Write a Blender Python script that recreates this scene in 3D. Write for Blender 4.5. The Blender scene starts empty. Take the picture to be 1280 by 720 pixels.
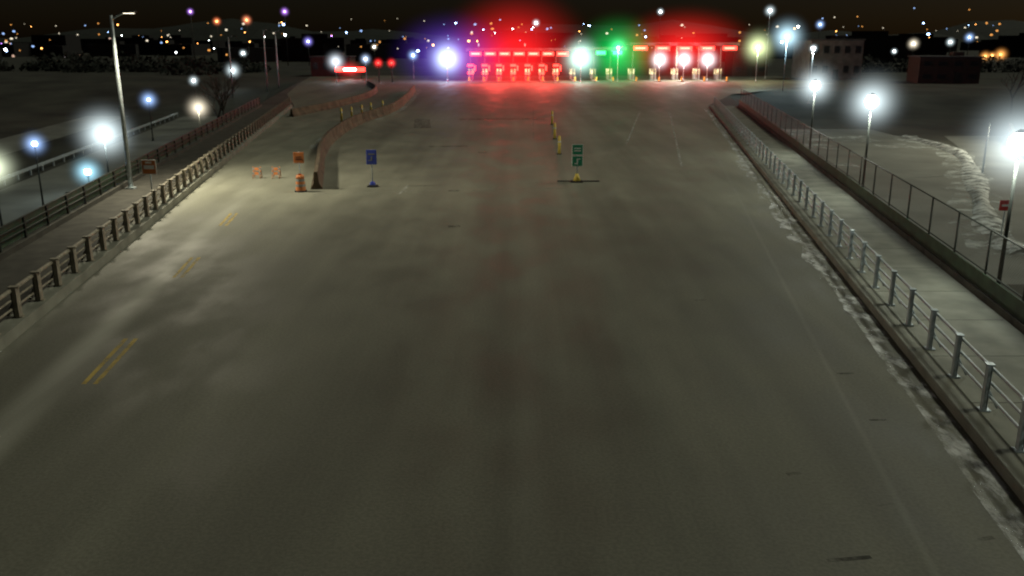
import bpy, bmesh, math, random
from mathutils import Vector, Matrix
random.seed(7)
sc = bpy.context.scene
sc.view_settings.view_transform = 'Standard'
sc.view_settings.look = 'None'
sc.view_settings.exposure = 0

# ------------------------------------------------------------ site lines
def RX(u, y): return 6.3 + 0.157*y + u      # right road edge line, u metres outward
def LX(u, y): return -10.5 - 0.152*y - u    # left railing line, u metres outward

# ------------------------------------------------------------ materials
def new_mat(name):
    m = bpy.data.materials.new(name); m.use_nodes = True
    return m, m.node_tree.nodes, m.node_tree.links

def mat(name, col, rough=0.7, metal=0.0, var=0.25, scale=3.0, bump=0.15, stretch=(1,1,1)):
    m, n, l = new_mat(name)
    b = n['Principled BSDF']
    b.inputs['Roughness'].default_value = rough
    b.inputs['Metallic'].default_value = metal
    tc = n.new('ShaderNodeTexCoord'); mp = n.new('ShaderNodeMapping')
    mp.inputs['Scale'].default_value = stretch
    l.new(tc.outputs['Object'], mp.inputs['Vector'])
    nz = n.new('ShaderNodeTexNoise'); nz.inputs['Scale'].default_value = scale; nz.inputs['Detail'].default_value = 6
    l.new(mp.outputs[0], nz.inputs['Vector'])
    cr = n.new('ShaderNodeValToRGB')
    cr.color_ramp.elements[0].position = 0.3; cr.color_ramp.elements[1].position = 0.7
    cr.color_ramp.elements[0].color = [c*(1-var) for c in col]+[1]
    cr.color_ramp.elements[1].color = [min(1, c*(1+var)) for c in col]+[1]
    l.new(nz.outputs['Fac'], cr.inputs['Fac']); l.new(cr.outputs[0], b.inputs['Base Color'])
    if bump:
        bp = n.new('ShaderNodeBump'); bp.inputs['Strength'].default_value = bump; bp.inputs['Distance'].default_value = 0.02
        nz2 = n.new('ShaderNodeTexNoise'); nz2.inputs['Scale'].default_value = scale*8
        l.new(mp.outputs[0], nz2.inputs['Vector'])
        l.new(nz2.outputs['Fac'], bp.inputs['Height']); l.new(bp.outputs[0], b.inputs['Normal'])
    return m

def emis(name, col, s, sample=False):
    m, n, l = new_mat(name)
    n.remove(n['Principled BSDF'])
    e = n.new('ShaderNodeEmission'); e.inputs[0].default_value = (*col, 1); e.inputs[1].default_value = s
    l.new(e.outputs[0], n['Material Output'].inputs[0])
    if not sample:
        m.cycles.emission_sampling = 'NONE'
    return m

def glare_mat(name, col, a, p):  # volume emission that draws lens glare around a light
    m, n, l = new_mat(name)
    n.remove(n['Principled BSDF'])
    tc = n.new('ShaderNodeTexCoord')
    ln = n.new('ShaderNodeVectorMath'); ln.operation = 'LENGTH'; l.new(tc.outputs['Object'], ln.inputs[0])
    s = n.new('ShaderNodeMath'); s.operation = 'SUBTRACT'; s.use_clamp = True; s.inputs[0].default_value = 1
    l.new(ln.outputs['Value'], s.inputs[1])
    q = n.new('ShaderNodeMath'); q.operation = 'POWER'; l.new(s.outputs[0], q.inputs[0]); q.inputs[1].default_value = p
    k = n.new('ShaderNodeMath'); k.operation = 'MULTIPLY'; l.new(q.outputs[0], k.inputs[0]); k.inputs[1].default_value = a
    e = n.new('ShaderNodeEmission'); e.inputs[0].default_value = (*col, 1); l.new(k.outputs[0], e.inputs[1])
    l.new(e.outputs[0], n['Material Output'].inputs['Volume'])
    m.cycles.emission_sampling = 'NONE'
    return m

def worn(name, col, lo, hi, scale, stretch=(1,1,1), rough=0.8, top=1.0):
    """paint / snow that covers the surface below only in patches"""
    m, n, l = new_mat(name)
    b = n['Principled BSDF']; b.inputs['Base Color'].default_value = (*col, 1); b.inputs['Roughness'].default_value = rough
    tc = n.new('ShaderNodeTexCoord'); mp = n.new('ShaderNodeMapping'); mp.inputs['Scale'].default_value = stretch
    l.new(tc.outputs['Object'], mp.inputs['Vector'])
    nz = n.new('ShaderNodeTexNoise'); nz.inputs['Scale'].default_value = scale; nz.inputs['Detail'].default_value = 8; nz.inputs['Roughness'].default_value = 0.65
    l.new(mp.outputs[0], nz.inputs['Vector'])
    mr = n.new('ShaderNodeMapRange'); mr.inputs['From Min'].default_value = lo; mr.inputs['From Max'].default_value = hi; mr.inputs['To Max'].default_value = top
    l.new(nz.outputs['Fac'], mr.inputs['Value'])
    t = n.new('ShaderNodeBsdfTransparent'); mx = n.new('ShaderNodeMixShader')
    l.new(mr.outputs[0], mx.inputs[0]); l.new(t.outputs[0], mx.inputs[1]); l.new(b.outputs[0], mx.inputs[2])
    l.new(mx.outputs[0], n['Material Output'].inputs[0])
    return m

def road_material():
    m, n, l = new_mat('asphalt_road')
    b = n['Principled BSDF']
    g = n.new('ShaderNodeTexCoord')
    def noise(scale, stretch, det=5, rot=0):
        mp = n.new('ShaderNodeMapping'); mp.inputs['Scale'].default_value = stretch
        mp.inputs['Rotation'].default_value = (0, 0, rot)
        l.new(g.outputs['Object'], mp.inputs['Vector'])
        z = n.new('ShaderNodeTexNoise'); z.inputs['Scale'].default_value = scale; z.inputs['Detail'].default_value = det
        l.new(mp.outputs[0], z.inputs['Vector']); return z.outputs['Fac']
    def math_(op, a, c=None, clamp=False):
        q = n.new('ShaderNodeMath'); q.operation = op; q.use_clamp = clamp
        for i, v in enumerate((a, c)):
            if v is None: continue
            if isinstance(v, (int, float)): q.inputs[i].default_value = v
            else: l.new(v, q.inputs[i])
        return q.outputs[0]
    def rng(v, a, c, lo, hi):
        q = n.new('ShaderNodeMapRange'); q.interpolation_type = 'SMOOTHSTEP'; l.new(v, q.inputs['Value'])
        for k, x in zip(('From Min', 'From Max', 'To Min', 'To Max'), (a, c, lo, hi)): q.inputs[k].default_value = x
        return q.outputs[0]
    big = noise(0.09, (1, 0.6, 1)); strk = noise(0.9, (1, 0.035, 1), 4); strk2 = noise(0.35, (1, 0.05, 1), 3, 0.03)
    fine = noise(14, (1, 1, 1), 6)
    blotch = noise(0.6, (1, .45, 1), 7)
    f = math_('MULTIPLY', rng(big, .3, .7, .82, 1.16), rng(strk, .3, .7, .92, 1.08))
    f = math_('MULTIPLY', f, rng(strk2, .3, .7, .88, 1.12))
    f = math_('MULTIPLY', f, rng(fine, .3, .7, .88, 1.12))
    f = math_('MULTIPLY', f, rng(blotch, .3, .75, .9, 1.1))
    sx = n.new('ShaderNodeSeparateXYZ'); l.new(g.outputs['Object'], sx.inputs[0])
    X, Y = sx.outputs[0], sx.outputs[1]
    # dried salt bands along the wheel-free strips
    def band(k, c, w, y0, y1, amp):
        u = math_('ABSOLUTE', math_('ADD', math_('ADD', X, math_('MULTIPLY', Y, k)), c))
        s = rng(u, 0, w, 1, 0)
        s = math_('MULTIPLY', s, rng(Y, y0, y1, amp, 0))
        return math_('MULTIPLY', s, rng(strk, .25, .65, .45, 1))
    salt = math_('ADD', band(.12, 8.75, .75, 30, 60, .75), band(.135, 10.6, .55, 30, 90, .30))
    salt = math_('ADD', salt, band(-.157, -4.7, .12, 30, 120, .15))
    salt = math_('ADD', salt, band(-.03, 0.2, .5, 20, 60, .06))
    # lamp-lit brightening further out, put into the road colour
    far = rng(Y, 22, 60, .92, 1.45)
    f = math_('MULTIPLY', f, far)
    # darker apron in front of the booths
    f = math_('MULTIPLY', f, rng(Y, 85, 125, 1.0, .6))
    col = n.new('ShaderNodeMix'); col.data_type = 'RGBA'; col.blend_type = 'MULTIPLY'; col.inputs[0].default_value = 1
    col.inputs[6].default_value = (.150, .150, .118, 1)
    cmb = n.new('ShaderNodeCombineColor')
    for i in range(3): l.new(f, cmb.inputs[i])
    l.new(cmb.outputs[0], col.inputs[7])
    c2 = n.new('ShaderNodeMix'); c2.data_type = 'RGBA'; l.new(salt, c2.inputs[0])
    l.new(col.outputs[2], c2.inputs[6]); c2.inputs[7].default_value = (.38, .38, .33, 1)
    l.new(c2.outputs[2], b.inputs['Base Color'])
    l.new(rng(blotch, .3, .7, .58, .8), b.inputs['Roughness'])
    b.inputs['Specular IOR Level'].default_value = 0.35
    bp = n.new('ShaderNodeBump'); bp.inputs['Strength'].default_value = .3; bp.inputs['Distance'].default_value = .01
    l.new(fine, bp.inputs['Height']); l.new(bp.outputs[0], b.inputs['Normal'])
    return m

M = {}
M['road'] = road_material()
M['ground'] = mat('winter_ground', (.034, .036, .028), .95, 0, .6, .12, .3)
M['street'] = mat('street_asphalt', (.15, .16, .145), .85, 0, .3, .2, .1)
M['conc'] = mat('concrete', (.22, .225, .185), .85, 0, .28, .9, .2)
M['conc_dark'] = mat('stained_concrete', (.055, .052, .043), .9, 0, .35, 1.5, .2)  # darker concrete tone, also used on the left walkway
M['galv'] = mat('galvanised_steel', (.40, .45, .47), .5, .35, .18, 6, .05)
M['rust'] = mat('weathered_rail', (.26, .235, .18), .7, .1, .35, 5, .1)  # brown of warm light put into the left rail colour
M['dark'] = mat('dark_painted_steel', (.03, .035, .03), .6, .2, .3, 4, .05)
M['green_wall'] = mat('green_panel', (.030, .065, .035), .7, 0, .3, 2, .1)
M['orange'] = mat('orange_plastic', (.55, .18, .05), .6, 0, .15, 8, .05)
M['yellow'] = mat('yellow_plastic', (.80, .60, .10), .55, 0, .12, 8, .05)
M['blue'] = mat('blue_sign_face', (.04, .07, .42), .5, 0, .1, 8, 0)
M['green'] = mat('green_sign_face', (.01, .25, .13), .5, 0, .1, 8, 0)
M['red'] = mat('red_sign_face', (.55, .04, .03), .5, 0, .1, 8, 0)
M['white'] = mat('white_reflective', (.75, .75, .72), .5, 0, .08, 8, 0)
M['rubber'] = mat('black_rubber', (.02, .02, .02), .8, 0, .3, 8, .1)
M['bark'] = mat('bark', (.06, .05, .04), .9, 0, .4, 5, .3)
M['leaf'] = mat('dark_evergreen', (.012, .016, .012), .9, 0, .6, .3, 0)
M['siding'] = mat('pale_siding', (.22, .23, .22), .8, 0, .15, 1.5, .1, (1, 1, 6))
M['wallgrey'] = mat('grey_render_wall', (.13, .135, .13), .85, 0, .25, .8, .1)
M['brick'] = mat('brick_wall', (.045, .034, .028), .9, 0, .3, 3, .2)
M['roof'] = mat('roof_membrane', (.05, .05, .055), .8, 0, .3, 1, .1)
M['snow'] = worn('patchy_snow', (.66, .68, .67), .46, .64, 1.9, (1, .4, 1))
M['snowbank'] = worn('ploughed_snow', (.60, .65, .65), .38, .60, 1.1)
M['snowthin'] = worn('thin_snow_cover', (.50, .55, .54), .45, .66, .55, top=.85)
M['wline'] = worn('worn_white_paint', (.50, .51, .47), .34, .66, 3.0, (1, .4, 1), top=.85)
M['wline2'] = worn('faded_white_paint', (.45, .45, .4), .42, .8, 2.0, (1, .3, 1), top=.6)
M['yline'] = worn('worn_yellow_paint', (.58, .42, .10), .26, .60, 3.0, (1, .4, 1), top=.9)
M['tar'] = worn('tar_patch', (.05, .05, .042), .38, .75, 2.6, top=.6)
M['tarf'] = worn('faint_stain', (.07, .068, .055), .42, .85, 1.6, top=.6)

def glass_mat():
    m, n, l = new_mat('lit_booth_glass')
    b = n['Principled BSDF']; b.inputs['Base Color'].default_value = (.05, .05, .05, 1); b.inputs['Roughness'].default_value = .2
    tc = n.new('ShaderNodeTexCoord'); z = n.new('ShaderNodeTexNoise'); z.inputs['Scale'].default_value = 1.1
    l.new(tc.outputs['Object'], z.inputs['Vector'])
    cr = n.new('ShaderNodeValToRGB'); cr.color_ramp.elements[0].position = .42; cr.color_ramp.elements[1].position = .6
    cr.color_ramp.elements[0].color = (.25, .2, .08, 1); cr.color_ramp.elements[1].color = (1, .85, .45, 1)
    l.new(z.outputs['Fac'], cr.inputs[0]); l.new(cr.outputs[0], b.inputs['Emission Color']); b.inputs['Emission Strength'].default_value = 1.6
    m.cycles.emission_sampling = 'NONE'
    return m
M['glass'] = glass_mat()

def citywall():
    m, n, l = new_mat('city_facade')
    b = n['Principled BSDF']; b.inputs['Base Color'].default_value = (.012, .011, .012, 1); b.inputs['Roughness'].default_value = .9
    tc = n.new('ShaderNodeTexCoord'); mp = n.new('ShaderNodeMapping'); mp.inputs['Scale'].default_value = (.28, .28, .33)
    l.new(tc.outputs['Object'], mp.inputs[0])
    v = n.new('ShaderNodeTexVoronoi'); v.inputs['Scale'].default_value = 1; v.inputs['Randomness'].default_value = .15
    l.new(mp.outputs[0], v.inputs['Vector'])
    sp = n.new('ShaderNodeSeparateColor'); l.new(v.outputs['Color'], sp.inputs[0])
    on = n.new('ShaderNodeMath'); on.operation = 'GREATER_THAN'; on.inputs[1].default_value = .98; l.new(sp.outputs[0], on.inputs[0])
    ins = n.new('ShaderNodeMath'); ins.operation = 'LESS_THAN'; ins.inputs[1].default_value = .3; l.new(v.outputs['Distance'], ins.inputs[0])
    mu = n.new('ShaderNodeMath'); mu.operation = 'MULTIPLY'; l.new(on.outputs[0], mu.inputs[0]); l.new(ins.outputs[0], mu.inputs[1])
    mu2 = n.new('ShaderNodeMath'); mu2.operation = 'MULTIPLY'; l.new(mu.outputs[0], mu2.inputs[0]); mu2.inputs[1].default_value = .7
    cr = n.new('ShaderNodeValToRGB'); cr.color_ramp.elements[0].color = (1, .5, .18, 1); cr.color_ramp.elements[1].color = (.7, .8, 1, 1)
    l.new(sp.outputs[1], cr.inputs[0]); l.new(cr.outputs[0], b.inputs['Emission Color']); l.new(mu2.outputs[0], b.inputs['Emission Strength'])
    m.cycles.emission_sampling = 'NONE'
    return m
M['city'] = citywall()

# ------------------------------------------------------------ mesh builder
class B:
    def __init__(s): s.bm = bmesh.new(); s.mats = []
    def mi(s, k):
        m = M[k] if isinstance(k, str) else k
        if m not in s.mats: s.mats.append(m)
        return s.mats.index(m)
    def box(s, c, d, k, rz=0.0, bev=0.0, taper=1.0):
        i = s.mi(k); x, y, z = [v/2 for v in d]
        R = Matrix.Rotation(rz, 3, 'Z')
        vs = []
        for sz in (-1, 1):
            t = taper if sz > 0 else 1
            for sx, sy in ((-1, -1), (1, -1), (1, 1), (-1, 1)):
                vs.append(s.bm.verts.new(R @ Vector((sx*x*t, sy*y*t, sz*z)) + Vector(c)))
        fs = [(3,2,1,0), (4,5,6,7), (0,1,5,4), (1,2,6,5), (2,3,7,6), (3,0,4,7)]
        nf = [s.bm.faces.new([vs[j] for j in f]) for f in fs]
        for f in nf: f.material_index = i
        if bev:
            es = list({e for f in nf for e in f.edges})
            r = bmesh.ops.bevel(s.bm, geom=es, offset=bev, segments=1, affect='EDGES')
            for f in r['faces']: f.material_index = i
    def tube(s, a, b, r, k, r2=None, n=8, cap=True):
        i = s.mi(k); a = Vector(a); b = Vector(b); r2 = r if r2 is None else r2
        d = (b-a).normalized(); up = Vector((0, 0, 1)) if abs(d.z) < .95 else Vector((1, 0, 0))
        p = d.cross(up).normalized(); q = d.cross(p)
        A = []; C = []
        for j in range(n):
            t = 2*math.pi*j/n; o = p*math.cos(t)+q*math.sin(t)
            A.append(s.bm.verts.new(a+o*r)); C.append(s.bm.verts.new(b+o*r2))
        for j in range(n):
            f = s.bm.faces.new((A[j], A[(j+1) % n], C[(j+1) % n], C[j])); f.material_index = i; f.smooth = True
        if cap:
            for ring in (A[::-1], C):
                f = s.bm.faces.new(ring); f.material_index = i
    def ball(s, c, r, k, sub=2, sq=(1, 1, 1)):
        i = s.mi(k)
        g = bmesh.ops.create_icosphere(s.bm, subdivisions=sub, radius=r)
        for v in g['verts']: v.co = Vector((v.co.x*sq[0], v.co.y*sq[1], v.co.z*sq[2])) + Vector(c)
        for f in {f for v in g['verts'] for f in v.link_faces}: f.material_index = i; f.smooth = True
    def quad(s, pts, k):
        f = s.bm.faces.new([s.bm.verts.new(p) for p in pts]); f.material_index = s.mi(k)
    def strip(s, left, right, k):
        i = s.mi(k)
        L = [s.bm.verts.new(p) for p in left]; R = [s.bm.verts.new(p) for p in right]
        for j in range(len(L)-1):
            f = s.bm.faces.new((L[j], R[j], R[j+1], L[j+1])); f.material_index = i
    def sweep(s, path, prof, k, close=True):
        """path: list of (x,y,z); prof: list of (offset, height)"""
        i = s.mi(k); rings = []
        for j, p in enumerate(path):
            a = Vector(path[max(0, j-1)]); b = Vector(path[min(len(path)-1, j+1)])
            t = (b-a); t.z = 0; t.normalize(); nrm = Vector((t.y, -t.x, 0))
            rings.append([s.bm.verts.new(Vector(p)+nrm*o+Vector((0, 0, h))) for o, h in prof])
        m = len(prof)
        for j in range(len(rings)-1):
            for q in range(m if close else m-1):
                f = s.bm.faces.new((rings[j][q], rings[j][(q+1) % m], rings[j+1][(q+1) % m], rings[j+1][q])); f.material_index = i
        if close:
            f = s.bm.faces.new(rings[0][::-1]); f.material_index = i
            f = s.bm.faces.new(rings[-1]); f.material_index = i
    def done(s, name, parent=None, loc=(0, 0, 0)):
        me = bpy.data.meshes.new(name)
        bmesh.ops.recalc_face_normals(s.bm, faces=s.bm.faces[:])
        s.bm.to_mesh(me); s.bm.free()
        for m in s.mats: me.materials.append(m)
        o = bpy.data.objects.new(name, me); sc.collection.objects.link(o); o.location = loc
        if parent: o.parent = parent
        return o
def empty(name, loc=(0, 0, 0)):
    o = bpy.data.objects.new(name, None); sc.collection.objects.link(o); o.location = loc; o.empty_display_size = .3
    return o
def light(parent, loc, power, col, r=.25, kind='POINT', name='bulb', spot=None):
    d = bpy.data.lights.new(name, kind); d.energy = power; d.color = col; d.shadow_soft_size = r
    if kind == 'SPOT': d.spot_size = spot; d.spot_blend = .8
    o = bpy.data.objects.new(name, d); sc.collection.objects.link(o); o.location = loc
    if parent: o.parent = parent
    return o

_glare = {}
def halo(parent, loc, R, col, gain=12.0, p=5.0, sq=(1, 1, 1)):  # glowing ball that stands in for lens bloom and glare
    key = (round(R, 1), col, gain, p)
    if key not in _glare: _glare[key] = glare_mat('lit_mist', col, gain/R, p)
    b = B(); b.ball((0, 0, 0), 1, _glare[key], 3)
    o = b.done('lit_mist', parent, loc); o.scale = (R*sq[0], R*sq[1], R*sq[2])
    return o

# ------------------------------------------------------------ ground
def drop(y, D, a, w):
    t = min(1, max(0, (y-a)/w)); t = t*t*(3-2*t)
    return -D*(1-t)
def ground_z_left(y): return drop(y, 4.0, 150, 50)
def ground_z_right(y): return drop(y, 3.0, 118, 35)
ys = [-60, -30, -10, 0] + [i*6 for i in range(1, 34)] + [210, 230, 260, 320, 420, 600, 900, 1400, 2500]
cols_l = [1500, 600, 300, 150, 80, 45, 25, 12, 10, 4.6, 4.3]
cols_r = [4.6, 4.9, 9, 12, 25, 45, 80, 150, 300, 600, 1500]
b = B(); gi = b.mi('ground'); rows = []
for y in ys:
    yy = min(max(y, -20), 400)
    r = []
    for u in cols_l: r.append(b.bm.verts.new((LX(u, yy), y, 0 if u <= 4.6 else (ground_z_left(y)*(1 if u > 9 else .9)))))
    for u in cols_r: r.append(b.bm.verts.new((RX(u, yy), y, 0 if u <= 4.9 else (ground_z_right(y)*(1 if u > 8 else .9)))))
    rows.append(r)
for j in range(len(rows)-1):
    for i in range(len(rows[0])-1):
        f = b.bm.faces.new((rows[j][i], rows[j][i+1], rows[j+1][i+1], rows[j+1][i])); f.material_index = gi
b.done('ground')

# main plaza roadway
b = B()
yy = [-20, 0, 20, 40, 60, 80, 100, 115]
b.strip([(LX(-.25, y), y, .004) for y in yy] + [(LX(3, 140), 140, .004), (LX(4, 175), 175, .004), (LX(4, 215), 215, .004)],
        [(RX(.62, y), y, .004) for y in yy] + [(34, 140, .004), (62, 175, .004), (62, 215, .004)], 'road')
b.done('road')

# painted markings and stains
b = B()
def line(p, q, w, k, z=.008, n=6):
    p = Vector((*p, z)); q = Vector((*q, z)); t = (q-p).normalized(); s_ = Vector((-t.y, t.x, 0))*w/2
    pts = [p+(q-p)*i/n for i in range(n+1)]
    b.strip([v-s_ for v in pts], [v+s_ for v in pts], k)
line((RX(0, -5), -5), (RX(0, 108), 108), .13, 'wline', n=20)
for p, q in (((-10.35, 20.0), (-10.75, 23.4)), ((-11.85, 30.0), (-12.25, 33)), ((-13.1, 39), (-13.5, 42))):
    line(p, q, .12, 'yline'); line((p[0]+.28, p[1]), (q[0]+.28, q[1]), .12, 'yline')
line((9.2, 71.8), (14.9, 105), .17, 'wline'); line((11.2, 58.5), (18.5, 106), .17, 'wline')
line((-6.1, 47.5), (-5.95, 50.5), .16, 'wline')
line((-11.0, 47.6), (3.0, 49.5), .2, 'wline2'); line((5.4, 76.0), (9.0, 76.6), .2, 'wline2')
line((1.8, 76), (2.6, 110), .12, 'wline2')
for k, (x, y, w, h) in enumerate(((5.4, 12.5, .75, .10), (8.3, 20.7, .42, .09), (8.0, 17.9, .38, .07), (6.0, 27.2, .4, .10),
        (-2.2, 66, .6, .4), (-3.2, 48.6, .6, .4), (-2.6, 38.9, .55, .35), (5.4, 15.4, .3, .1), (6.55, 14.2, .5, .08), (7.9, 13.1, .3, .1))):
    b.box((x, y, .0085), (w, h, .003), 'tar' if k < 7 else 'tarf', rz=.15 if k < 1 else .03*k)
for x, y, w, h in ((-1, 95, 9, 1.6), (-5, 70, 3, .8), (-9, 90, 1.6, 10)):
    b.box((x, y, .0065), (w, h, .002), 'tarf', rz=.1)
b.done('road_markings')

b = B()
pl = []; pr = []
random.seed(3)
for i in range(60):
    y = 9 + i*1.7
    mid = 30 < y < 62
    pl.append((RX(-.05-(.6 if mid else .12)*random.random(), y), y, .012)); pr.append((RX(.56, y), y, .012))
b.strip(pl, pr, 'snow')
b.done('snow_patches')

# ------------------------------------------------------------ right kerb, walkway, railing and fence
def yr(a, c, n): return [a+(c-a)*i/n for i in range(n+1)]
b = B()
Y0, Y1 = -8, 112
b.sweep([(RX(.62, y), y, 0) for y in yr(Y0, Y1, 12)], [(0, -.1), (0, .2), (.03, .23), (.45, .23), (.45, -.1)], 'conc')
b.sweep([(RX(1.073, y), y, 0) for y in yr(Y0, Y1, 12)], [(0, -.1), (0, .19), (3.1, .19), (3.1, -.1)], 'conc')
for y in yr(-6, 110, 38):      # walkway joints
    b.box((RX(2.6, y), y, .191), (3.0, .03, .004), 'conc_dark', rz=0)
b.done('pavement')
b = B()
ys_ = yr(-6, 112, 59)
def rail(b, X, z0, ylist, m, side, h=1.0, fat=1.0):
    ang = math.atan(.157*side)
    for y in ylist:
        x = X(y)
        b.box((x, y, z0+.015), (.26, .2, .03), m, rz=-ang)                       # base plate
        b.box((x, y, z0+.03+h*.47), (.05*fat, .13*fat, h*.94), m, rz=-ang)               # web
        b.box((x-.045*side*fat, y, z0+.03+h*.47), (.012, .16*fat, h*.94), m, rz=-ang)    # flanges
        b.box((x+.045*side*fat, y, z0+.03+h*.47), (.012, .16*fat, h*.94), m, rz=-ang)
        b.box((x, y, z0+.03+h*.94+.02), (.17*fat, .2, .035), m, rz=-ang)             # cap
        b.tube((x+.02*side, y, z0+.55), (x+.30*side, y, z0+.04), .025*fat, m, n=6)   # brace
    for hh, r in ((h*.88, .038*fat), (h*.58, .034), (h*.30, .034)):
        for y, y2 in zip(ylist[:-1], ylist[1:]):
            b.tube((X(y)+.095*side, y, z0+hh), (X(y2)+.095*side, y2, z0+hh), r, m, n=8, cap=False)
rail(b, lambda y: RX(1.2, y), .2, ys_, 'galv', 1, 1.08)
b.done('metal_railing')

def chainlink():
    m, n, l = new_mat('chain_link_mesh')
    b_ = n['Principled BSDF']; b_.inputs['Base Color'].default_value = (.10, .12, .10, 1); b_.inputs['Metallic'].default_value = .3; b_.inputs['Roughness'].default_value = .6
    tc = n.new('ShaderNodeTexCoord'); outs = []
    for rx in (.785, -.785):
        mp = n.new('ShaderNodeMapping'); mp.inputs['Rotation'].default_value = (rx, 0, 0); l.new(tc.outputs['Object'], mp.inputs[0])
        w = n.new('ShaderNodeTexWave'); w.bands_direction = 'Y'; w.inputs['Scale'].default_value = 3.2; l.new(mp.outputs[0], w.inputs['Vector'])
        g = n.new('ShaderNodeMath'); g.operation = 'GREATER_THAN'; g.inputs[1].default_value = .965; l.new(w.outputs['Fac'], g.inputs[0]); outs.append(g)
    mx = n.new('ShaderNodeMath'); mx.operation = 'MAXIMUM'; l.new(outs[0].outputs[0], mx.inputs[0]); l.new(outs[1].outputs[0], mx.inputs[1])
    t = n.new('ShaderNodeBsdfTransparent'); ms = n.new('ShaderNodeMixShader')
    l.new(mx.outputs[0], ms.inputs[0]); l.new(t.outputs[0], ms.inputs[1]); l.new(b_.outputs[0], ms.inputs[2]); l.new(ms.outputs[0], n['Material Output'].inputs[0])
    return m
M['chain'] = chainlink()
b = B()
b.sweep([(RX(4.18, y), y, 0) for y in yr(-8, 112, 12)], [(0, -1.2), (0, .42), (.28, .42), (.28, -1.2)], 'conc_dark')
b.sweep([(RX(4.26, y), y, 0) for y in yr(-8, 112, 12)], [(0, .43), (0, .95), (.05, .95), (.05, .43)], 'green_wall')
for y in yr(-6, 111, 39):
    b.tube((RX(4.36, y), y, .3), (RX(4.36, y), y, 2.35), .035, 'dark', n=6)
for z in (1.0, 2.32):
    b.tube((RX(4.36, -6), -6, z), (RX(4.36, 111), 111, z), .025, 'dark', n=6)
b.quad([(RX(4.36, -6), -6, .96), (RX(4.36, 111), 111, .96), (RX(4.36, 111), 111, 2.3), (RX(4.36, -6), -6, 2.3)], 'chain')
b.done('chain_link_fence')

# ------------------------------------------------------------ left kerb, railing, walkway
b = B()
b.sweep([(LX(-.25, y), y, 0) for y in yr(-8, 112, 12)], [(0, -.1), (0, .34), (-.55, .34), (-.55, -.1)], 'conc')
b.sweep([(LX(.303, y), y, 0) for y in yr(-8, 112, 12)], [(0, -.1), (0, .17), (-3.2, .17), (-3.2, -.1)], 'conc_dark')
b.done('pavement')
b = B(); rail(b, lambda y: LX(0, y), .34, yr(-6, 112, 70), 'rust', -1, .9, fat=1.7); b.done('metal_railing')
b = B()
b.sweep([(LX(3.52, y), y, 0) for y in yr(-8, 112, 12)], [(0, -1.6), (0, .4), (-.3, .4), (-.3, -1.6)], 'conc_dark')
for y in yr(-6, 111, 46):
    b.box((LX(3.66, y), y, .83), (.09, .09, .86), 'dark')
for z in (.75, 1.0, 1.27):
    b.tube((LX(3.66, -6), -6, z), (LX(3.66, 111), 111, z), .035, 'dark', n=6)
b.sweep([(LX(3.80, y), y, 0) for y in yr(-8, 112, 12)], [(0, .43), (0, 1.2), (-.03, 1.2), (-.03, .43)], 'green_wall')
b.done('parapet_wall')

# ------------------------------------------------------------ median concrete barrier
def smooth(pts, n=6):
    out = []
    P = [Vector(p) for p in pts]; P = [P[0]*2-P[1]] + P + [P[-1]*2-P[-2]]
    for i in range(1, len(P)-2):
        for j in range(n):
            t = j/n
            out.append(.5*((2*P[i]) + (P[i+1]-P[i-1])*t + (2*P[i-1]-5*P[i]+4*P[i+1]-P[i+2])*t*t + (3*P[i]-P[i-1]-3*P[i+1]+P[i+2])*t**3))
    out.append(P[-2]); return [tuple(v) for v in out]
M['barrier'] = mat('barrier_concrete', (.10, .075, .048), .9, 0, .55, 1.0, .25)  # brown-orange sodium light tint put into the concrete colour
b = B()
path = smooth([(-10.9, 49.1, 0), (-12.2, 56, 0), (-13.7, 64, 0), (-14.9, 74, 0), (-15.3, 88, 0), (-14.0, 105, 0), (-14.6, 125, 0), (-16.2, 150, 0)])
for j in range(len(path)-1):
    a = Vector(path[j]); c = Vector(path[j+1])
    segs = max(1, round((c-a).length/3))
    for q in range(segs):
        s0 = a+(c-a)*((q+.02)/segs); s1 = a+(c-a)*((q+.98)/segs)
        b.sweep([tuple(s0), tuple(s1)], [(-.32, 0), (-.32, .08), (-.16, .33), (-.10, .98), (.10, .98), (.16, .33), (.32, .08), (.32, 0)], 'barrier')
b.done('concrete_barrier')
b = B()
p2 = smooth([(-24, 98, 0), (-22, 112, 0), (-21, 130, 0), (-22.5, 150, 0), (-27, 170, 0)])
b.sweep(p2, [(-.30, 0), (-.30, .08), (-.14, .33), (-.09, .82), (.09, .82), (.14, .33), (.30, .08), (.30, 0)], 'barrier')
b.done('concrete_barrier')
b = B()
b.strip([(x-1.3, y, .011) for x, y, z in path[14:]], [(x-.35, y, .011) for x, y, z in path[14:]], 'snowthin')
b.strip([(x+.35, y, .011) for x, y, z in path[26:]], [(x+1.0, y, .011) for x, y, z in path[26:]], 'snowthin')
b.done('snow_patches')
# yellow delineators
for x, y in ((-17.5, 92.3), (-16.8, 94.3), (-16.2, 97.2), (-15.8, 101), (-14.9, 104), (3.95, 88.7), (3.6, 75.4), (3.45, 65)):
    b = B(); b.tube((0, 0, 0), (0, 0, .06), .2, 'rubber', .16, n=12); b.tube((0, 0, .06), (0, 0, 1.25), .11, 'yellow', .10, n=10)
    b.tube((0, 0, .85), (0, 0, .95), .114, 'white', n=10); b.ball((0, 0, 1.25), .10, 'yellow', 1)
    b.done('delineator_post', loc=(x, y, .006))

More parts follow.
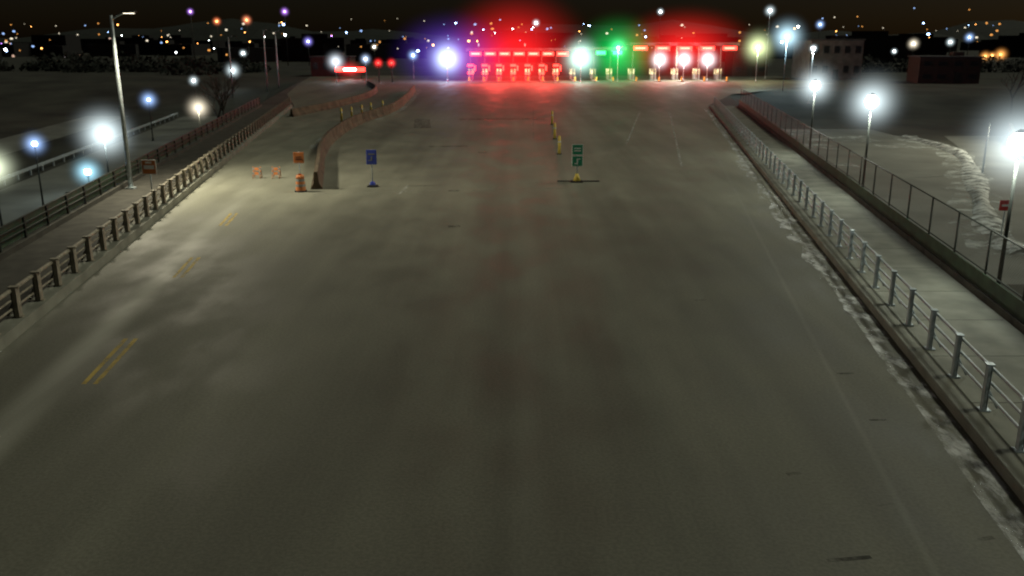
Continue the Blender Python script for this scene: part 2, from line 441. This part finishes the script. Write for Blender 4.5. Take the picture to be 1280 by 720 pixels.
# ------------------------------------------------------------ signs
def rounded_panel(b, c, w, h, k, border='white', t=.025):
    b.box(c, (w, t, h), border, bev=.01); b.box((c[0], c[1]-t/2-.004, c[2]), (w-.06, .006, h-.06), k)
b = B()   # blue sign on portable stand
b.tube((0, 0, .1), (0, 0, 2.1), .035, 'galv'); rounded_panel(b, (0, -.055, 1.68), .58, .82, 'blue', 'blue')
b.box((0, -.083, 1.85), (.36, .006, .08), 'siding'); b.box((0, -.083, 1.62), (.08, .006, .2), 'siding'); b.box((-.1, -.083, 1.5), (.2, .006, .05), 'siding')
b.box((0, 0, .05), (.62, .5, .1), 'rubber', bev=.02, taper=.85); b.box((0, 0, .2), (.36, .3, .2), 'blue', bev=.04, taper=.6)
b.done('traffic_sign', loc=(-7.9, 50, .006))
b = B()   # green sign with two panels
b.tube((0, 0, .1), (0, 0, 2.2), .04, 'galv'); rounded_panel(b, (0, -.06, 1.9), .64, .62, 'green'); rounded_panel(b, (0, -.06, 1.24), .64, .62, 'green')
for z in (1.98, 1.84): b.box((0, -.088, z), (.4, .006, .06), 'white')
b.box((.0, -.088, 1.22), (.07, .006, .34), 'white'); b.box((.09, -.088, 1.36), (.18, .006, .06), 'white', ); b.box((-.1, -.088, 1.1), (.14, .006, .06), 'white')
b.box((0, 0, .05), (.7, .5, .1), 'rubber', bev=.02); b.tube((0, 0, .1), (0, 0, .5), .22, 'yellow', .09, n=14)
b.box((-.75, .25, .03), (.8, .18, .05), 'rubber', bev=.02); b.box((.85, .25, .03), (1.0, .18, .05), 'rubber', bev=.02)
b.done('traffic_sign', loc=(3.8, 51.7, .006))
b = B()   # orange construction sign at barrier nose, with barrel
b.tube((0, 0, .02), (0, 0, 2.1), .035, 'galv'); rounded_panel(b, (0, -.06, 1.78), .58, .6, 'orange', 'orange')
b.box((0, -.084, 1.82), (.3, .005, .05), 'rubber'); b.box((0, -.084, 1.7), (.36, .005, .05), 'rubber')
b.done('traffic_sign', loc=(-11.75, 49.0, .006))
def barrel(loc, s=1):
    b = B(); b.tube((0, 0, 0), (0, 0, .08*s), .36*s, 'rubber', .34*s, n=16)
    zs = [.08, .3, .45, .6, .75, .95]; rs = [.30, .28, .27, .255, .24, .22]; ks = ['orange', 'siding', 'orange', 'siding', 'orange']
    for i in range(5): b.tube((0, 0, zs[i]*s), (0, 0, zs[i+1]*s), rs[i]*s, ks[i], rs[i+1]*s, n=16, cap=(i == 4))
    b.box((0, 0, .99*s), (.2*s, .04, .08*s), 'orange'); b.done('traffic_barrel', loc=loc)
barrel((-11.6, 48.35, .006), .95)
def barricade(loc, w=.5):
    b = B()
    for sx in (-1, 1):
        b.tube((sx*w*.42, -.22, 0), (sx*w*.42, 0, .68), .025, 'orange', n=6); b.tube((sx*w*.42, .22, 0), (sx*w*.42, 0, .68), .025, 'orange', n=6)
    for z, yo in ((.55, -.06), (.3, -.145)):
        for q in range(4): b.box(((q-1.5)*w/4, yo, z), (w/4, .03, .17), 'orange' if q % 3 else 'siding')
    b.done('traffic_barricade', loc=loc)
barricade((-15.35, 53.3, .006)); barricade((-14.2, 53.3, .006))
b = B()   # warning sign behind left railing
b.tube((0, 0, 0), (0, 0, 2.25), .035, 'galv'); rounded_panel(b, (0, -.06, 1.95), .7, .7, 'orange')
b.box((0, -.09, 1.95), (.5, .005, .18), 'white'); b.box((0, -.09, 2.17), (.3, .005, .08), 'white')
b.done('traffic_sign', loc=(LX(.5, 42.8), 42.8, .17))
b = B()   # red sign on lower street
b.tube((0, 0, 0), (0, 0, 2.3), .035, 'galv'); rounded_panel(b, (0, -.06, 2.0), .75, .6, 'red', 'red'); b.box((0, -.09, 2.0), (.5, .005, .12), 'white')
b.done('traffic_sign', loc=(28.0, 49.7, -3))

# ------------------------------------------------------------ lamps
WH = (.80, .96, 1.0); BL = (.35, .55, 1.0); WM = (1.0, .88, .66); OR = (1.0, .42, .10); PU = (.55, .25, 1.0)
M['lamp_white'] = emis('lamp_lens_white', (.9, .98, 1), 25); M['lamp_blue'] = emis('lamp_lens_blue', BL, 14); M['lamp_warm'] = emis('lamp_lens_warm', WM, 18)
M['lamp_green'] = emis('lamp_lens_green', (.35, 1, .55), 12); M['lamp_orange'] = emis('lamp_lens_orange', OR, 8); M['lamp_purple'] = emis('lamp_lens_purple', PU, 8)
M['lamp_red'] = emis('lamp_lens_red', (1, .03, .02), 8)
def street_lamp(x, y, z0, top, key, col, power, R, pole='dark', r=.2, gain=5.5, p=4.5, lcol=None):
    e = empty('street_lamp', (x, y, z0)); h = top-z0
    b = B(); b.tube((0, 0, 0), (0, 0, .5), .13, pole, .1, n=10); b.tube((0, 0, .5), (0, 0, h-.35), .07, pole, .045, n=8)
    b.box((0, 0, .03), (.34, .34, .06), pole); b.done('pole', e)
    b = B(); b.tube((0, 0, h-.35), (0, 0, h-.2), .05, pole, .13, n=10); b.tube((0, 0, h+r*.95), (0, 0, h+r*1.25), r*.6, pole, r*.15, n=10); b.done('lamp_head', e)
    b = B(); b.ball((0, 0, h), r, key, 2); b.done('globe', e)
    if R: halo(e, (0, 0, h), R, col, gain, p)
    if power: light(e, (0, 0, h-r-.15), power, lcol or col, .15)
    return e
for y, pw in ((7, 430), (26.5, 520), (45.3, 600), (61.7, 650)):
    street_lamp(RX(4.62, y), y, .1, 5.05, 'lamp_white', WH, pw, 2.4 if y > 20 else 0, r=.34, gain=4.6, lcol=(.95, 1.0, .84))
# lower street on the left
for x, y, z, key, col, pw, R, in ((-31.7, 69.5, 1, 'lamp_white', WH, 900, 3.6), (-33.6, 62.8, 1, 'lamp_blue', BL, 0, 1.4),
        (-23.5, 49.0, 1, 'lamp_blue', (.4, .8, 1), 0, 1.4), (-44.6, 111, 1, 'lamp_blue', BL, 0, 1.9), (-29.6, 50.5, 1, 'lamp_warm', (.9, 1, .72), 300, 2.2),
        (-33.9, 97.5, 1, 'lamp_warm', WM, 500, 2.2), (-56.0, 160, 1.2, 'lamp_white', WH, 0, 1.6), (-54.5, 178, 2.4, 'lamp_white', WH, 300, 2.6)):
    street_lamp(x, y, ground_z_left(y), z, key, col, pw, R, r=.2)
def fill_mast(x, y, z0, h, arm, pw, dx, name='street_lamp'):
    e = empty(name, (x, y, z0))
    b = B(); b.tube((0, 0, 0), (0, 0, h), .13, 'galv', .08, n=12); b.box((0, 0, .04), (.45, .45, .08), 'galv')
    b.tube((0, 0, h-.2), (arm*.8, -.1, h+.15), .04, 'galv', n=8); b.box((arm, -.12, h+.17), (.75, .3, .12), 'dark', bev=.03); b.done('mast', e)
    b = B(); b.box((arm, -.12, h+.09), (.5, .22, .03), 'mast_lens'); b.done('lens', e)  # lens of the added fill lamp
    o = light(e, (arm, -.12, h-.25), pw, (1, .92, .68), .5, 'SPOT', spot=math.radians(160)); o.rotation_euler = (0, dx, 0)
M['mast_lens'] = emis('mast_lens', WM, 3)
fill_mast(-20.9, 48.3, .17, 9.1, 1.0, 7500, math.radians(-46))  # pole with an added lamp that brightens the plaza
def tall(x, y, zt, key, col, pw, R, r=.3, gain=6.0):
    return street_lamp(x, y, 0 if (y > 150 or abs(x) < 40) else -1, zt, key, col, pw, R, 'galv', r, gain)
tall(44.8, 150, 8.6, 'lamp_white', (.55, .85, 1.0), 4500, 4.8)
tall(49.3, 184, 6.7, 'lamp_warm', (.85, 1.0, .5), 2000, 5.6)
tall(39.4, 120, 7.0, 'lamp_white', WH, 500, 1.0, .25)
tall(55.6, 200, 14.2, 'lamp_white', WH, 0, 2.0)
tall(-12.9, 182, 4.5, 'lamp_blue', (.55, .70, 1.0), 3000, 6.5, gain=9)
tall(13.7, 182, 4.7, 'lamp_green', (.60, 1.0, .85), 3000, 6.5, gain=9)
tall(21.3, 184, 6.6, 'lamp_green', (.10, 1.0, .35), 1800, 4.0, gain=5.0)
tall(-34.7, 180, 4.0, 'lamp_white', (.8, .9, 1), 300, 3.2)
tall(-29.6, 185, 4.4, 'lamp_blue', (.55, .7, 1), 0, 1.9)
tall(-21.6, 200, 4.9, 'lamp_blue', BL, 0, 2.2)
for x in (29.9, 34.8, 39.6): tall(x, 185, 4.3, 'lamp_white', (.95, .97, 1), 1200, 3.6, gain=9)

# ------------------------------------------------------------ inspection plaza
M['led_red'] = emis('red_led_sign', (1, .03, .02), 9); M['led_hot'] = emis('red_led_core', (1, .22, .14), 5); M['led_green'] = emis('green_led_sign', (.05, 1, .2), 4)
def plaza(xs, z_can, y, sign, name='inspection_plaza', sw=1.9):
    e = empty(name, (0, y, 0))
    x0, x1 = xs[0]-2.0, xs[-1]+2.0
    b = B(); b.box(((x0+x1)/2, 4, z_can), (x1-x0, 9, .55), 'roof', bev=.05); b.box(((x0+x1)/2, -.56, z_can), (x1-x0, .1, .62), 'roof'); b.done('canopy', e)
    b = B()
    for x in xs:
        b.box((x-1.2, 0, .09), (1.0, 11, .18), 'conc', bev=.05)
        b.box((x-1.2, 1.6, z_can/2-.05), (.25, .25, z_can-.46), 'conc_dark')
        b.box((x-1.2, -5.0, .55), (.3, .3, .8), 'yellow', bev=.08)
    b.done('lane_islands', e)
    b = B()
    for x in xs:
        b.box((x-1.2, 3.5, .68), (1.1, 2.4, 1.0), 'siding'); b.box((x-1.2, 3.5, 1.75), (1.06, 2.36, 1.1), 'glass'); b.box((x-1.2, 3.5, 2.4), (1.4, 2.8, .16), 'roof')
        for sx in (-.53, 0, .53): b.box((x-1.2+sx, 2.3, 1.75), (.07, .06, 1.1), 'siding')
    b.done('booths', e)
    b = B()
    for x in xs:
        b.box((x, -.80, z_can-.85), (sw+.2, .3, 1.15), 'dark')
        b.box((x, -.96, z_can-.8), (sw, .02, .7), sign); b.box((x-.05, -.98, z_can-.8), (sw*.7, .02, .30), 'led_hot' if sign == 'led_red' else sign)
    b.done('lane_signs', e)
    return e
e = plaza([-7.4+2.95*i for i in range(7)], 6.2, 188, 'led_red', sw=2.3)
b = B()
for i in range(7):
    x = -7.4+2.95*i
    b.box((x-1.2, .9, 3.05), (1.2, .1, .5), 'led_red'); b.box((x-.3, .9, 2.5), (.35, .1, 1.1), 'led_red'); b.box((x-1.2, .84, 1.5), (1.2, .1, .4), 'led_red')
b.done('lane_lights', e)
for i in range(2): light(e, (-3+9*i, -16, 6.0), 11000, (1, .07, .055), 1.2)
halo(e, (.6, -6, 4.6), 17, (1.0, .015, .018), 6.0, 2.7, (1.05, .45, .92))  # red camera glare over the booths, drawn as a glowing volume
e = plaza([26.2+4.55*i for i in range(5)], 7.3, 188, 'led_red', sw=2.8)
for i in range(2): light(e, (29+10*i, -8, 5), 2200, (1, .10, .07), .8)
light(e, (34, 0, 4.5), 2400, (1, .95, .7), .5)
halo(e, (34.5, -5, 6.8), 15, (1.0, .02, .018), 4.8, 2.5, (1.1, .4, .6))
e = plaza([13.9, 18.2, 21.6], 6.4, 188.5, 'led_green')
halo(e, (21.0, -6, 5.4), 12, (.02, 1.0, .15), 3.2, 3.0, (.9, .5, .8))
halo(e, (-12, -6, 5), 15, (.25, .10, 1.0), 3.0, 3.0, (1.0, .5, .7))

for x in (-26.3, -23.7):
    e = empty('traffic_signal', (x, 180, 0))
    b = B(); b.tube((0, 0, 0), (0, 0, 3.2), .09, 'dark'); b.box((0, 0, 3.5), (.6, .4, 1.3), 'dark', bev=.05); b.ball((0, -.22, 3.75), .22, 'lamp_red', 2); b.done('signal_head', e)
    halo(e, (0, -.3, 3.75), 1.5, (1, .03, .03), 9, 4)

# ------------------------------------------------------------ lower streets
def zl(y): return ground_z_left(y)+.006
def zr(y): return ground_z_right(y)+.006
b = B()
b.strip([(LX(21, y), y, zl(y)) for y in yr(0, 148, 25)], [(LX(12, y), y, zl(y)) for y in yr(0, 148, 25)], 'street')
b.strip([(LX(12.5, y), y, zl(y)+.004) for y in yr(0, 148, 25)], [(LX(12.3, y), y, zl(y)+.004) for y in yr(0, 148, 25)], 'wline')
b.done('street')
def guardrail(fx, y0, y1, fz):
    b = B(); n_ = int((y1-y0)/3)
    pts = yr(y0, y1, n_)
    for y in pts: b.box((fx(y), y, fz(y)+.4), (.12, .16, .8), 'galv')
    b.sweep([(fx(y)+.1, y, fz(y)) for y in pts], [(0, .5), (.05, .56), (0, .64), (.05, .72), (0, .8), (-.02, .8), (-.02, .5)], 'galv')
    b.done('guardrail')
guardrail(lambda y: LX(11.4, y), 12, 146, ground_z_left)
guardrail(lambda y: LX(21.6, y), 30, 146, ground_z_left)
b = B()
b.strip([(LX(37, y), y, zl(y)) for y in yr(20, 148, 25)], [(LX(30, y), y, zl(y)) for y in yr(20, 148, 25)], 'street'); b.done('street')
b = B()
pts = smooth([(30.5, 25, 0), (33, 40, 0), (35, 56.9, 0), (43.6, 74.8, 0), (50.5, 91, 0), (56, 107, 0)])
b.strip([(x-4.3, y, zr(y)) for x, y, z in pts], [(x+6.5, y, zr(y)) for x, y, z in pts], 'street')
b.done('street')
b = B(); b.strip([(RX(7.5, y), y, zr(y)+.001) for y in yr(40, 117, 12)], [(min(46, 26+(y-40)*.385), y, zr(y)+.001) for y in yr(40, 117, 12)], 'street'); b.done('parking_lot')
cur = smooth([(27.3, 46, 0), (28.3, 51, 0), (31.3, 57.9, 0), (39.0, 74.8, 0), (45.6, 91.4, 0), (47, 107, 0)], 14)
b = B(); random.seed(5)
b.strip([(x-2.2+.3*math.sin(y*.9), y, zr(y)+.006) for x, y, z in cur], [(x+1.3+.3*math.sin(y*.7+1), y, zr(y)+.006) for x, y, z in cur], 'snowthin')
i_ = b.mi('snowbank'); rings = []
for k, (x, y, z) in enumerate(cur):
    w = .7+.2*math.sin(k*.35)+random.uniform(-.06, .06); h = .22+.1*math.sin(k*.23+1)+random.uniform(-.03, .03)
    rings.append([b.bm.verts.new((x+o*w, y, zr(y)+.012+hh*h)) for o, hh in ((-1.2, 0), (-.6, .7), (0, 1), (.6, .6), (1.2, 0))])
for A, C in zip(rings[:-1], rings[1:]):
    for q in range(4): f = b.bm.faces.new((A[q], A[q+1], C[q+1], C[q])); f.material_index = i_; f.smooth = True
b.done('snow_bank')
b = B()
for x0, y0, w, d in ((30, 96, 9, 5), (38, 104, 8, 6), (43, 97, 7, 5), (29, 82, 5, 4), (33, 110, 10, 4)):
    b.quad([(x0-w/2, y0-d/2, zr(y0)+.012), (x0+w/2, y0-d/2, zr(y0)+.012), (x0+w/2, y0+d/2, zr(y0)+.012), (x0-w/2, y0+d/2, zr(y0)+.012)], 'snowthin')
b.done('snow_patches')
b = B(); b.sweep([(50, 84, -3), (56, 100, -3), (62, 112, -3)], [(0, 0), (0, 1.1), (.3, 1.1), (.3, 0)], 'conc'); b.done('retaining_wall')
b = B(); b.tube((0, 0, 0), (0, 0, 4.2), .09, 'galv', .06); b.box((0, 0, .03), (.3, .3, .06), 'galv'); b.ball((0, 0, 4.22), .08, 'galv', 1); b.done('utility_pole', loc=(40.4, 76, -3))
fill_mast(62, 84, -3, 10, -1.2, 26000, math.radians(35))  # unseen lamp mast, added to brighten the lower ground on the right
for x, y, h in ((-53, 172, 11), (-48, 178, 11.5), (-46.5, 181, 11)):
    b = B(); b.tube((0, 0, 0), (0, 0, h), .16, 'galv', .1); b.tube((0, 0, h), (.9, 0, h+.15), .05, 'galv'); b.box((1.2, 0, h+.15), (.7, .3, .14), 'dark'); b.box((0, 0, .05), (.5, .5, .1), 'conc'); b.done('utility_pole', loc=(x, y, ground_z_left(y)))

# ------------------------------------------------------------ buildings
M['win_dark'] = mat('dark_window', (.02, .025, .03), .3, 0, .1, 3, 0)
def building(x, y, z, w, d, h, wall, storeys, bays, name, rz=0):
    e = empty(name, (x, y, z)); e.rotation_euler = (0, 0, rz)
    b = B(); b.box((0, 0, h/2), (w, d, h), wall); b.done('walls', e)
    b = B(); b.box((0, 0, h+.15), (w+.5, d+.5, .3), 'roof', bev=.05); b.box((w*.2, 0, h+.7), (w*.18, d*.3, .8), 'conc_dark', bev=.05); b.done('roof', e)
    b = B(); sh = h/storeys
    for s in range(storeys):
        for q in range(bays):
            if s == 0 and q == bays//2: continue
            bx = -w/2+(q+.5)*w/bays
            b.box((bx, -d/2-.02, s*sh+sh*.55), (w/bays*.5, .08, sh*.35), 'win_dark')
            b.box((bx, -d/2-.05, s*sh+sh*.55-sh*.2), (w/bays*.58, .14, .08), 'conc_dark')
    b.done('windows', e)
    b = B(); b.box((-w/2+(bays//2+.5)*w/bays, -d/2-.02, 1.05), (1.1, .1, 2.1), 'dark'); b.done('door', e)
building(68, 198, 0, 11, 12, 8.0, 'wallgrey', 2, 5, 'office_building')
building(55, 215, 0, 8, 8, 6, 'brick', 2, 3, 'brick_building')
building(85, 180, 0, 11, 10, 4.8, 'brick', 2, 4, 'brick_building', -.2)
building(-42, 215, 0, 9, 8, 4.2, 'brick', 1, 4, 'roadside_building')
e = empty('illuminated_sign', (-34.8, 196, 0))
b = B(); b.box((0, 0, 2.0), (6.4, .3, .9), 'led_red'); b.box((0, -.17, 2.0), (2.6, .04, .45), 'lamp_white'); b.tube((-2.4, 0, 0), (-2.4, 0, 1.6), .12, 'dark'); b.tube((2.4, 0, 0), (2.4, 0, 1.6), .12, 'dark'); b.done('sign_board', e)
halo(e, (0, -1, 2), 4.2, (1, .05, .05), 4, 3, (1, .5, .6))

# distant city
random.seed(21)
b = B()
for i in range(110):
    Y = random.uniform(340, 900); X = random.uniform(-.72, .72)*Y
    h = random.choice((5, 6, 7, 8, 9, 10))*random.uniform(.8, 1.1)
    w = random.uniform(10, 34)
    b.box((X, Y, h/2), (w, random.uniform(10, 25), h), 'city', rz=random.uniform(-.4, .4))
    if random.random() < .5: b.box((X, Y, h+.8), (w*.4, 6, 1.6), 'city')
b.done('distant_buildings')
b = B(); i_ = b.mi('leaf'); prev = None
for k in range(121):
    X = -1400+k*2800/120
    h = 20+7*math.sin(k*.31)+4*math.sin(k*.83+1)+3*random.random()
    cur_ = (b.bm.verts.new((X, 950, -1)), b.bm.verts.new((X, 1020, h*.7)), b.bm.verts.new((X, 1080, h)))
    if prev:
        for q in (0, 1): f = b.bm.faces.new((prev[q], cur_[q], cur_[q+1], prev[q+1])); f.material_index = i_
    prev = cur_
b.done('hill')
M['c_lo'] = emis('distant_orange_light', OR, 1.0); M['c_lw'] = emis('distant_white_light', WM, 1.1); M['c_lb'] = emis('distant_blue_light', BL, 1.2)
b = B()
for i in range(290):
    Y = random.uniform(220, 850); X = random.uniform(-.6, .62)*Y
    z = max(2.5, 8+random.gauss(0.0, 8)*Y/1000 + random.uniform(-5, 8)*Y/500)
    k = random.choices(['c_lo', 'c_lw', 'c_lb', 'lamp_orange', 'lamp_white', 'lamp_blue', 'lamp_purple'], [30, 24, 18, 6, 4, 5, 2])[0]
    b.ball((X, Y, z), Y*random.choice((.0004, .0006, .0008, .0012)), k, 1, (random.uniform(1, 1.6), 1, 1))
b.done('city_lights')
for X, Y, z, key, col, R in ((-66.5, 300, 7.7, 'lamp_blue', (.35, .3, 1), 2.6), (-73.5, 300, 17, 'lamp_purple', PU, 2.2), (-95.7, 300, 14, 'lamp_orange', (1, .25, .1), 2.2),
        (-86, 300, 14.4, 'lamp_orange', (1, .3, .15), 2.6), (-104, 300, 17, 'lamp_purple', PU, 1.8), (-88, 300, 4, 'lamp_white', WH, 2), (-45, 300, 6, 'lamp_warm', WM, 1.6),
        (7.8, 300, 13.5, 'lamp_white', WH, 2), (48, 300, 17, 'lamp_white', WH, 1.8), (131, 300, 7, 'lamp_warm', WM, 3), (143, 300, 7.5, 'lamp_white', WH, 2.2),
        (160, 300, 3.6, 'lamp_orange', OR, 3.4), (155, 300, 3.0, 'lamp_orange', OR, 2.8), (152, 290, 3.4, 'lamp_orange', OR, 2.0), (149, 300, 9, 'lamp_blue', BL, 2.6), (100, 300, 13, 'lamp_blue', BL, 2.4),
        (125, 300, 4.6, 'lamp_white', WH, 1.6)):
    e = empty('distant_lamp', (X, Y, 0)); b = B(); b.tube((0, 0, 0), (0, 0, z), .15, 'dark', .1, n=6); b.ball((0, 0, z), .35, key, 1); b.done('pole_and_lens', e)
    halo(e, (0, 0, z), R, col, 6, 4)

# ------------------------------------------------------------ trees
def bare_tree(x, y, z, h, seed):
    rnd = random.Random(seed); b = B()
    def grow(p, d, L, r, lev):
        q = p+d*L; b.tube(p, q, r, 'bark', r*.68, n=5 if lev < 2 else 3, cap=False)
        if lev >= 5: return
        for _ in range(3 if lev < 3 else 2):
            nd = (d + Vector((rnd.uniform(-.75, .75), rnd.uniform(-.75, .75), rnd.uniform(-.1, .45)))).normalized()
            grow(q, nd, L*rnd.uniform(.62, .85), r*.64, lev+1)
    grow(Vector((0, 0, 0)), Vector((rnd.uniform(-.06, .06), 0, 1)), h*.27, h*.022, 0)
    b.done('bare_tree', loc=(x, y, z))
for i, (x, y, h) in enumerate(((-38.5, 118, 8), (-41, 128, 8.5), (-44.5, 139, 8.5), (72, 130, 8))):
    bare_tree(x, y, ground_z_left(y) if x < 0 else ground_z_right(y), h, 40+i)
def shrub_mass(name, pts, n, spread, size):
    b = B(); li = b.mi('leaf')
    for (x, y, z, R, H) in pts:
        for _ in range(n):
            a = random.uniform(0, 6.283); rr = R*math.sqrt(random.random()); zz = z+H*random.random()*(1-.6*(rr/R)**2)
            c = Vector((x+rr*math.cos(a), y+rr*math.sin(a)*.6, zz)); s_ = size*random.uniform(.5, 1.3)
            u = Vector((random.uniform(-1, 1), random.uniform(-1, 1), random.uniform(-1, 1))).normalized(); v = u.orthogonal().normalized()
            f = b.bm.faces.new([b.bm.verts.new(c+u*s_), b.bm.verts.new(c+v*s_), b.bm.verts.new(c-u*s_*.8)]); f.material_index = li
    b.done(name)
shrub_mass('shrubs', [(LX(6.5+random.uniform(-1, 1.5), y), y, -3.9, 2.2, random.uniform(2.0, 3.4) if y > 40 else random.uniform(3.6, 5.6)) for y in range(18, 100, 4)], 450, 1, .24)
shrub_mass('distant_trees', [(x, 235+random.uniform(-15, 15), 0, 7, random.uniform(3, 6)) for x in range(-190, -62, 8)] + [(x, 240, 0, 7, random.uniform(3, 5)) for x in range(82, 200, 9)], 300, 1, .8)

# ------------------------------------------------------------ sky, low fill
w = bpy.data.worlds.new('World'); sc.world = w; w.use_nodes = True
n = w.node_tree.nodes; l = w.node_tree.links; bg = n['Background']
sky = n.new('ShaderNodeTexSky'); sky.sky_type = 'NISHITA'; sky.sun_disc = False
EL, AZ = math.radians(48), math.radians(75)
sky.sun_elevation = math.radians(5); sky.sun_rotation = AZ
mx = n.new('ShaderNodeMix'); mx.data_type = 'RGBA'; mx.blend_type = 'MULTIPLY'; mx.inputs[0].default_value = 1
l.new(sky.outputs[0], mx.inputs[6]); mx.inputs[7].default_value = (.85, .85, 1.35, 1)
l.new(mx.outputs[2], bg.inputs[0]); bg.inputs[1].default_value = .0032
sd = bpy.data.lights.new('sun', 'SUN'); sd.energy = .88; sd.angle = math.radians(14); sd.color = (1, .99, .76)
so = bpy.data.objects.new('sun', sd); sc.collection.objects.link(so)
dirv = Vector((math.sin(AZ)*math.cos(EL), math.cos(AZ)*math.cos(EL), math.sin(EL)))
so.rotation_euler = dirv.to_track_quat('Z', 'Y').to_euler()

# ------------------------------------------------------------ camera
cd = bpy.data.cameras.new('camera'); cam = bpy.data.objects.new('camera', cd); sc.collection.objects.link(cam)
cam.location = (0, 0, 8); cam.rotation_euler = (math.radians(90-15.6), 0, 0)
cd.lens = 31.16; cd.sensor_width = 36; cd.clip_end = 4000
cd.dof.use_dof = True; cd.dof.focus_distance = 6.0; cd.dof.aperture_fstop = 2.4
sc.camera = cam
